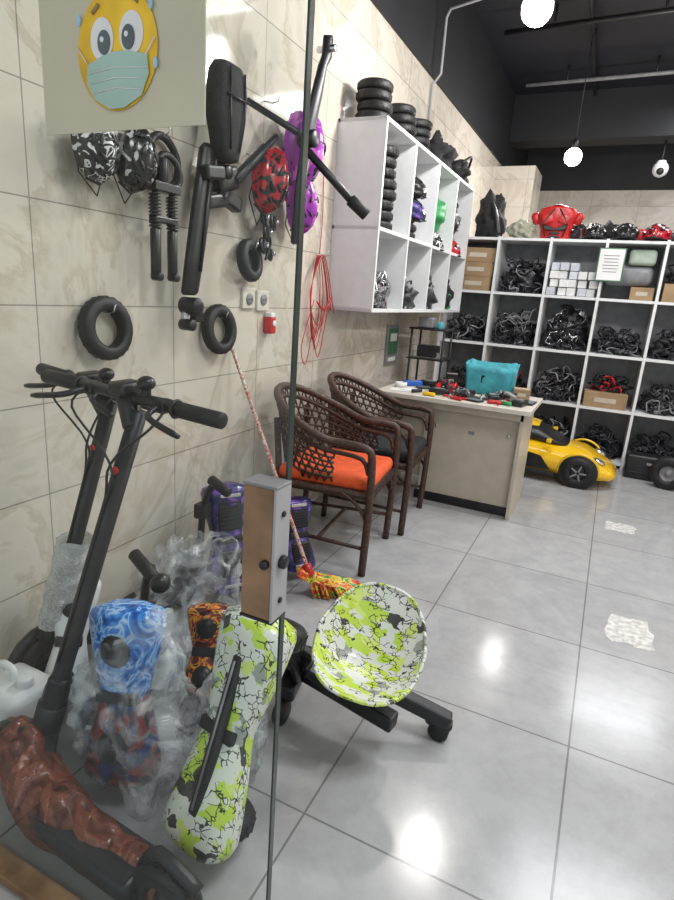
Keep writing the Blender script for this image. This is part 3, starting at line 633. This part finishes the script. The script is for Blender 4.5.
for sx in (-.36,.34):
    for sy in (-1,1):
        b.lathe([(.138,-.0),(.138,.026),(.13,.030),(.0,.028)],m_blk,(sx,sy*.262,.125),(0,sy,0),28)
        tyre('',(sx,sy*.265,.12),(0,1,0),.12,.036,m_gry,b=b)
        for k in range(5):
            a=2*pi*k/5; b.box((sx+.035*math.cos(a),sy*.305,.12+.035*math.sin(a)),(.05,.006,.012),m_gry2,rot=(0,-math.degrees(a),0),bev=.002)
        b.tube(cr([(sx-.145,sy*.27,.10),(sx-.11,sy*.282,.215),(sx,sy*.286,.262),(sx+.11,sy*.282,.215),(sx+.145,sy*.27,.10)],5),.011,m_yel,8)
for sy in (-1,1):
    b.prism([(-.20,.10),(-.16,.24),(.06,.20),(.14,.10)],.012,m_blk,T(0,sy*.268,0)@R(90)@T(0,0,-.006))
    b.box((.0,sy*.27,.075),(.36,.03,.03),m_blk,bev=.008)
    b.ell((.47,sy*.17,.205),(.05,.04,.02),m_silver,rot=(0,25,0)); b.box((.53,sy*.13,.11),(.06,.1,.035),m_blk,bev=.01); b.box((.10,sy*.26,.325),(.04,.07,.03),m_yel,bev=.01)
b.box((-.52,0,.365),(.09,.48,.016),m_blk,bev=.005)
for sy in (-1,1): b.box((-.51,sy*.15,.335),(.03,.02,.05),m_blk)
b.done()
b=B('spare_wheel'); b.M=T(.57,4.93,0); tyre('',(0,0,.13),(.2,1,0),.13,.035,m_gry2,b=b); b.done()
b=B('black_equipment_case'); b.box((.47,5.15,.10),(.40,.16,.20),m_blk,bev=.02,seg=3); b.box((.47,5.06,.14),(.1,.02,.02),m_gry2); b.box((.47,5.068,.06),(.34,.01,.01),m_gry); b.done()
# ------------------------------------------------------------ hoverboards
def hover(name,bot,top,face,m,W=.095,wr=.083,m2=None,pads='pad',padw=1.05,wy=-.035):
    bot=Vector(bot); top=Vector(top); Z=(top-bot).normalized(); Y=Vector(face); Y=(Y-Z*Y.dot(Z)).normalized(); Xx=Y.cross(Z)
    Lh=(top-bot).length
    b=B(name); b.M=T(*bot)@Matrix((Xx,Y,Z)).transposed().to_4x4()
    rings=[];N=26
    for i in range(N+1):
        s=i/N; e=min(s,1-s); cap=math.sqrt(max(0,1-(1-min(1,e/.08))**2)); c=abs(math.cos(pi*s))**1.2
        w=(W*.62+W*.38*c)*(.45+.55*cap); t=(.045+.022*c)*(.4+.6*cap)
        rings.append([(w*spow(math.cos(2*pi*k/28),.7),t*spow(math.sin(2*pi*k/28),.8),s*Lh) for k in range(28)])
    if m2 is None: b.loft(rings,m)
    else: b.loft(rings[:14],m2); b.loft(rings[13:],m)
    if pads=='pad':
        for s0 in (.27,.73):
            b.box((0,.052,s0*Lh),(W*padw,.02,Lh*.28),m_blk,bev=.009,seg=3)
            for k in range(7): b.box((0,.063,s0*Lh-Lh*.11+k*Lh*.036),(W*padw*.8,.004,.006),m_blk2,bev=.001)
    elif pads=='strip':
        b.box((-W*.15,.053,.5*Lh),(W*padw,.022,Lh*.66),m_blk,bev=.009,seg=3)
        b.tube([(-W*.15,.066,.2*Lh),(-W*.15,.068,.8*Lh)],.003,m_gry2,6)
    elif pads=='hub':
        for s0 in (.22,.78):
            b.ell((0,.045,s0*Lh),(W*.5,.025,W*.55),m_blk); b.ell((0,.066,s0*Lh),(W*.25,.008,W*.28),m_gry)
    if pads!='none': b.box((0,.04,.5*Lh),(W*1.1,.02,.03),m_gry,bev=.005)
    for s0 in (.10,.90):
        z=s0*Lh
        if wr>0: tyre('',(0,wy,z),(0,0,1),wr,.024,m_gry,b=b)
        if pads=='pad': b.box((0,.066,z),(W*.9,.012,.015),m_silver,bev=.003)
    b.done()
hover('hoverboard',(-.655,.81,.06),(-.625,1.02,.57),(-.22,-.93,.4),m_lime,.098,.082,None,'strip',.34,-.060)
hover('hoverboard',(-.95,.88,.04),(-1.01,.98,.49),(.2,-.9,.35),m_flame,.10,.07,m_rb,'hub')
hover('hoverboard',(-1.10,.95,.05),(-1.13,1.12,.33),(.5,-.9,.3),m_rb,.08,.06)
hover('hoverboard',(-1.28,1.80,.04),(-1.36,1.86,.50),(.8,-.5,.1),m_galaxy,.10,.07)
hover('hoverboard',(-1.13,2.13,.04),(-1.21,2.19,.37),(.8,-.6,.1),m_galaxy,.085,.055)
hover('hoverboard',(-.97,1.24,.04),(-1.02,1.34,.30),(.4,-.85,.4),m_fire,.075,.05,None,'hub')
hover('hoverboard',(-1.30,.99,.05),(-1.36,1.12,.40),(.6,-.7,.3),m_white,.07,.05,None,'hub')
b=B('kart_handle_frame')
b.tube(cr([(-1.36,1.70,0),(-1.36,1.72,.4),(-1.30,1.72,.56)],5),.014,m_blk); b.cyl((-1.32,1.72,.56),(-1.22,1.70,.53),.020,m_blk2); b.cyl((-1.36,1.70,.012),(-1.0,1.62,.012),.012,m_blk); b.box((-1.36,1.72,.42),(.05,.05,.06),m_gry); b.done()
b=B('kart_handle_frame')
b.tube(cr([(-1.16,1.18,0),(-1.17,1.2,.35),(-1.12,1.18,.47)],5),.014,m_blk); b.cyl((-1.20,1.19,.49),(-1.09,1.16,.45),.020,m_blk2); b.ell((-1.06,1.15,.45),(.03,.03,.03),m_blk); b.cyl((-1.16,1.18,.012),(-.9,1.3,.012),.012,m_blk); b.done()
b=B('kart_handle_frame')
b.tube(cr([(-.86,1.32,0),(-.84,1.34,.25),(-.80,1.32,.42)],5),.013,m_blk); b.cyl((-.84,1.31,.43),(-.74,1.30,.40),.019,m_blk2); b.box((-.84,1.34,.22),(.06,.05,.09),m_gry,bev=.01); b.cyl((-.86,1.32,.012),(-.92,1.55,.012),.012,m_blk); b.done()
# ------------------------------------------------------------ hover kart with patterned seat
b=B('hoverboard_kart_seat')
c0=Vector((-.470,1.36,.35)); Zs=Vector((-.06,.25,.215)).normalized(); Xs=Vector((1,.25,-.02)); Xs=(Xs-Zs*Xs.dot(Zs)).normalized()
F=T(*c0)@Matrix((Xs,Zs,Xs.cross(Zs))).transposed().to_4x4()@R(0,0,-8)
vs=[];fs=[];nr=16;ns=48
def seatp(r,a):
    e=.74
    x=.155*r*spow(math.cos(a),e); y=.178*r*spow(math.sin(a),e)
    v=y/.178; x*=1-.22*max(0,v)-.05*max(0,-v)
    u=x/.155
    z=-.055+.075*abs(u)**2.4*(1-.3*max(0,v))+.035*max(0,v)**2+.17*max(0,-v-.25)**1.5
    return (x,y,z)
for layer in (0,-.012):
    for i in range(nr+1):
        for k in range(ns):
            p=seatp(i/nr,2*pi*k/ns); vs.append((p[0]*(1+layer*-1),p[1],p[2]+layer))
for l in range(2):
    o=l*(nr+1)*ns
    for i in range(nr):
        for k in range(ns):
            k2=(k+1)%ns; q=[o+i*ns+k,o+i*ns+k2,o+(i+1)*ns+k2,o+(i+1)*ns+k]; fs.append(q if l==0 else q[::-1])
for k in range(ns):
    k2=(k+1)%ns; a=nr*ns; o=(nr+1)*ns; fs.append([a+k,a+k2,o+a+k2,o+a+k])
b.add(vs,fs,m_lime,True,F)
b.tube([F@Vector(seatp(1.0,2*pi*k/ns))+Vector((0,0,-.004)) for k in range(ns)],.006,m_lime,6,True)
b.box((-.45,1.40,.24),(.14,.14,.05),m_blk,rot=(30,0,0),bev=.01)
b.tube([(-.45,1.42,.24),(-.47,1.44,.12)],.02,m_blk)
b.box((-.60,1.38,.13),(.46,.05,.05),m_blk,rot=(0,4,-8),bev=.008)
b.box((-.37,1.46,.115),(.28,.045,.045),m_blk,rot=(0,18,12),bev=.008)
b.box((-.275,1.495,.055),(.08,.05,.045),m_blk,rot=(0,30,12),bev=.01)
b.cyl((-.27,1.465,.032),(-.27,1.525,.032),.032,m_blk2)
b.box((-.74,1.42,.10),(.06,.24,.05),m_blk,rot=(0,0,12),bev=.01)
b.cyl((-.735,1.30,.04),(-.705,1.30,.04),.04,m_blk2); b.cyl((-.79,1.54,.04),(-.76,1.54,.04),.04,m_blk2)
b.tube(cr([(-.76,1.45,.12),(-.80,1.42,.26),(-.83,1.40,.34)],5),.014,m_blk); b.cyl((-.80,1.39,.345),(-.88,1.43,.355),.018,m_blk2)
b.tube(cr([(-.70,1.36,.12),(-.69,1.30,.22),(-.72,1.24,.31)],5),.014,m_blk); b.cyl((-.70,1.22,.31),(-.78,1.25,.33),.018,m_blk2)
b.box((-.70,1.36,.20),(.07,.03,.12),m_blk,rot=(10,30,0),bev=.008); b.box((-.60,1.34,.17),(.12,.04,.03),m_gry,rot=(0,20,0),bev=.006)
b.done()
# ------------------------------------------------------------ broom
b=B('broom')
a0=Vector((-1.545,2.16,1.02)); a1=Vector((-1.02,2.02,.12))
b.tube([a0+(a1-a0)*(k/30) for k in range(31)],.009,m_rope,8)
d=(a1-a0).normalized(); b.cyl(a1-d*.03,a1+d*.03,.02,m_red)
b.box(a1+Vector((.03,.02,-.03)),(.18,.05,.03),m_mopr,rot=(0,20,35),bev=.01)
random.seed(3)
for i in range(150):
    u=random.uniform(-.09,.09); w=random.uniform(-.035,.035)
    p=a1+Vector((.03+u*.8-w*.5,.02+u*.55+w*.8,-.035-.3*u)); e=Vector((p.x+.10+u*.4,p.y+.07+w,.006))
    b.tube([p,(p+e)/2+Vector((.015,.01,.02)),e],.006,m_mopr,4)
b.done()
# ------------------------------------------------------------ electric scooters
def scooter(name,wheel,stem0,stem1,bc,bh,deck0,deck1,stemmat,wr=.105,dw=.15):
    b=B(name); w=Vector(wheel); s0=Vector(stem0); s1=Vector(stem1); bc=Vector(bc); bh=Vector(bh); d0=Vector(deck0); d1=Vector(deck1); dd=(d1-d0).normalized()
    side=dd.cross(Vector((0,0,1))).normalized(); sd=(s1-s0).normalized()
    tyre('',w,side,wr,.024,m_gry,b=b)
    b.tube([s0,s0+(s1-s0)*.12,s0+(s1-s0)*.18,s1],[.034,.030,.022,.019],stemmat,12)
    b.cyl(s0-sd*.05,s0+sd*.06,.036,m_blk); b.box((0,0,0),(.05,.05,.09),m_gry,X=T(*(s0+sd*.10))@dirM(sd),bev=.01)
    for k in (-1,1): b.tube([s0+side*k*.034,w+side*k*.036],.011,m_blk,8)
    arc=[]
    for k in range(9):
        a=math.radians(-10+k*22); arc.append(w-dd*math.cos(a)*(wr+.02)+Vector((0,0,math.sin(a)*(wr+.02))))
    b.tube(arc,.016,m_blk,8)
    b.tube([bc-bh,bc-bh*.5+Vector((0,0,.004)),bc,bc+bh*.5+Vector((0,0,.004)),bc+bh],.0135,m_blk,10)
    hd=bh.normalized(); fw=hd.cross(Vector((0,0,1)))
    for k in (-1,1):
        e=bc+bh*k; b.cyl(e-hd*k*.12,e+hd*k*.005,.0175,m_blk2); b.torus(e-hd*k*.12,hd,.018,.004,m_blk,16,6)
        b.box((0,0,0),(.035,.03,.03),m_blk,X=T(*(e-hd*k*.155))@dirM(hd),bev=.006)
        q=e-hd*k*.155+fw*.02; b.tube(cr([q,q+fw*.045+hd*k*.02-Vector((0,0,.012)),q+fw*.055+hd*k*.11-Vector((0,0,.03))],4),[.007,.005],m_gry,6)
    b.box((0,0,0),(.05,.07,.03),m_blk,X=T(*(bc+Vector((0,0,.02)))),bev=.01,seg=3)
    b.cyl(s1-sd*.04,bc,.024,m_blk)
    b.cyl(bc+hd*.06,bc+hd*.06+Vector((0,0,.035)),.010,m_gry); b.ell(bc+hd*.06+Vector((0,0,.04)),(.02,.02,.016),m_blk)
    for k in (-1,1):
        e=bc+bh*k*.45
        pts=cr([e,e+fw*.05-Vector((0,0,.04)),s1-sd*.12+fw*.04,s1-sd*.25+fw*.022,s0+sd*.2+fw*.025],5)
        b.tube(pts,.003,m_blk,5)
    b.cyl(s1-sd*.14+fw*.014,s1-sd*.14+fw*.024,.009,m_red,12)
    c=(d0+d1)/2; ang=math.degrees(math.atan2(dd.y,dd.x))
    b.box((0,0,0),((d1-d0).length,dw,.055),m_gry,X=T(*c)@R(0,0,ang),bev=.018,seg=3); b.box((0,0,.029),((d1-d0).length*.92,dw*.85,.004),m_blk2,X=T(*c)@R(0,0,ang),bev=.001)
    b.tube([d0+dd*.02,s0+Vector((0,0,-.03))],.026,m_gry,10)
    rw=Vector((d1.x,d1.y,w.z))+dd*(wr*.7); tyre('',rw,side,wr,.024,m_gry,b=b)
    b.tube(cr([d1-dd*.01+Vector((0,0,.03)),rw+Vector((0,0,wr+.018))-dd*.02,rw+Vector((0,0,wr*.85))+dd*wr],4),.014,m_blk,8)
    b.done()
scooter('electric_scooter',(-1.17,.76,.085),(-1.125,.81,.20),(-.905,.925,1.02),(-.95,.935,1.045),(.265,-.01,-.012),(-1.05,.70,.09),(-.68,.682,.09),m_gry,.085,.11)
scooter('electric_scooter',(-1.44,1.04,.105),(-1.41,1.05,.22),(-1.11,1.04,1.00),(-1.19,1.055,1.025),(.225,-.03,-.012),(-1.42,1.20,.11),(-1.42,1.62,.11),m_blk)
b=B('bubble_wrap_sleeve')
p0=Vector((-1.395,1.05,.26)); p1=Vector((-1.27,1.045,.58))
rings=[]
for i in range(15):
    c=p0+(p1-p0)*(i/14)
    rings.append([(c.x+(.045+.012*noise.noise(Vector((i*.8,k*.7,1)))+.006*(i%3))*math.cos(2*pi*k/20),c.y+(.045+.012*noise.noise(Vector((i*.8,k*.7,5))))*math.sin(2*pi*k/20),c.z+.008*noise.noise(Vector((i,k*.4,9)))) for k in range(20)])
b.loft(rings,m_film2,False); b.done()
# crumpled plastic packed round the front wheel and deck
b=B('brown_plastic_wrap')
rings=[]
cp=cr([(-1.25,.77,.08),(-1.19,.76,.12),(-1.12,.75,.12),(-1.04,.715,.10),(-.90,.70,.08),(-.76,.70,.075),(-.64,.70,.065)],8)
for i,c in enumerate(cp):
    s=i/(len(cp)-1); w=.076*(.55+.45*math.sin(pi*min(1,s*1.1+.1))); h=(.082 if s<.4 else .066)*(1-.1*s)*(1+.10*math.sin(i*.9))
    rings.append([(c.x,max(.625,c.y+w*math.cos(2*pi*k/48)*(1+.18*noise.noise(Vector((c.x*18,math.cos(2*pi*k/48)*1.6,math.sin(2*pi*k/48)*1.6))))),max(.004,c.z+h*math.sin(2*pi*k/48)*(1+.25*noise.noise(Vector((c.x*18+5,math.cos(2*pi*k/48)*1.6,math.sin(2*pi*k/48)*1.6)))))) for k in range(48)])
b.loft(rings,m_film3); b.done()
b=B('clear_plastic_bag'); b.blob((-.93,.93,.21),(.16,.13,.22),m_film,.35,1.8,5,2,flat=-.205); b.done()
b=B('clear_plastic_bag'); b.blob((-1.20,1.42,.19),(.16,.18,.22),m_film,.4,1.8,5,5,flat=-.185); b.done()
b=B('clear_plastic_bag'); b.blob((-.76,1.05,.11),(.10,.14,.14),m_film,.35,2,5,8,flat=-.105); b.done()
b=B('white_jerry_can'); b.box((-1.33,.87,.10),(.17,.15,.20),m_white,bev=.03,seg=4); b.cyl((-1.29,.87,.195),(-1.29,.87,.225),.022,m_white); b.tube(cr([(-1.40,.87,.19),(-1.39,.87,.23),(-1.34,.87,.23),(-1.33,.87,.19)],4),.011,m_white); b.done()
# ------------------------------------------------------------ camera / world
Xr=(.8991,-.175,.4008);Dr=(.432,.212,-.8765);Ur=(.0683,.9613,.2665)
mt=Matrix((Xr,Dr,Ur)).to_quaternion().to_matrix().to_4x4()
cam=bpy.data.cameras.new('camera'); cam.sensor_fit='VERTICAL'; cam.sensor_height=24; cam.sensor_width=24; cam.lens=570/900*24; cam.clip_start=.02
co=bpy.data.objects.new('camera',cam); sc.collection.objects.link(co); co.matrix_world=T(0,0,1.3)@mt; sc.camera=co
w=bpy.data.worlds.new('world'); sc.world=w; w.use_nodes=True
bg=w.node_tree.nodes['Background']; bg.inputs[0].default_value=(.9,.95,1,1); bg.inputs[1].default_value=.85
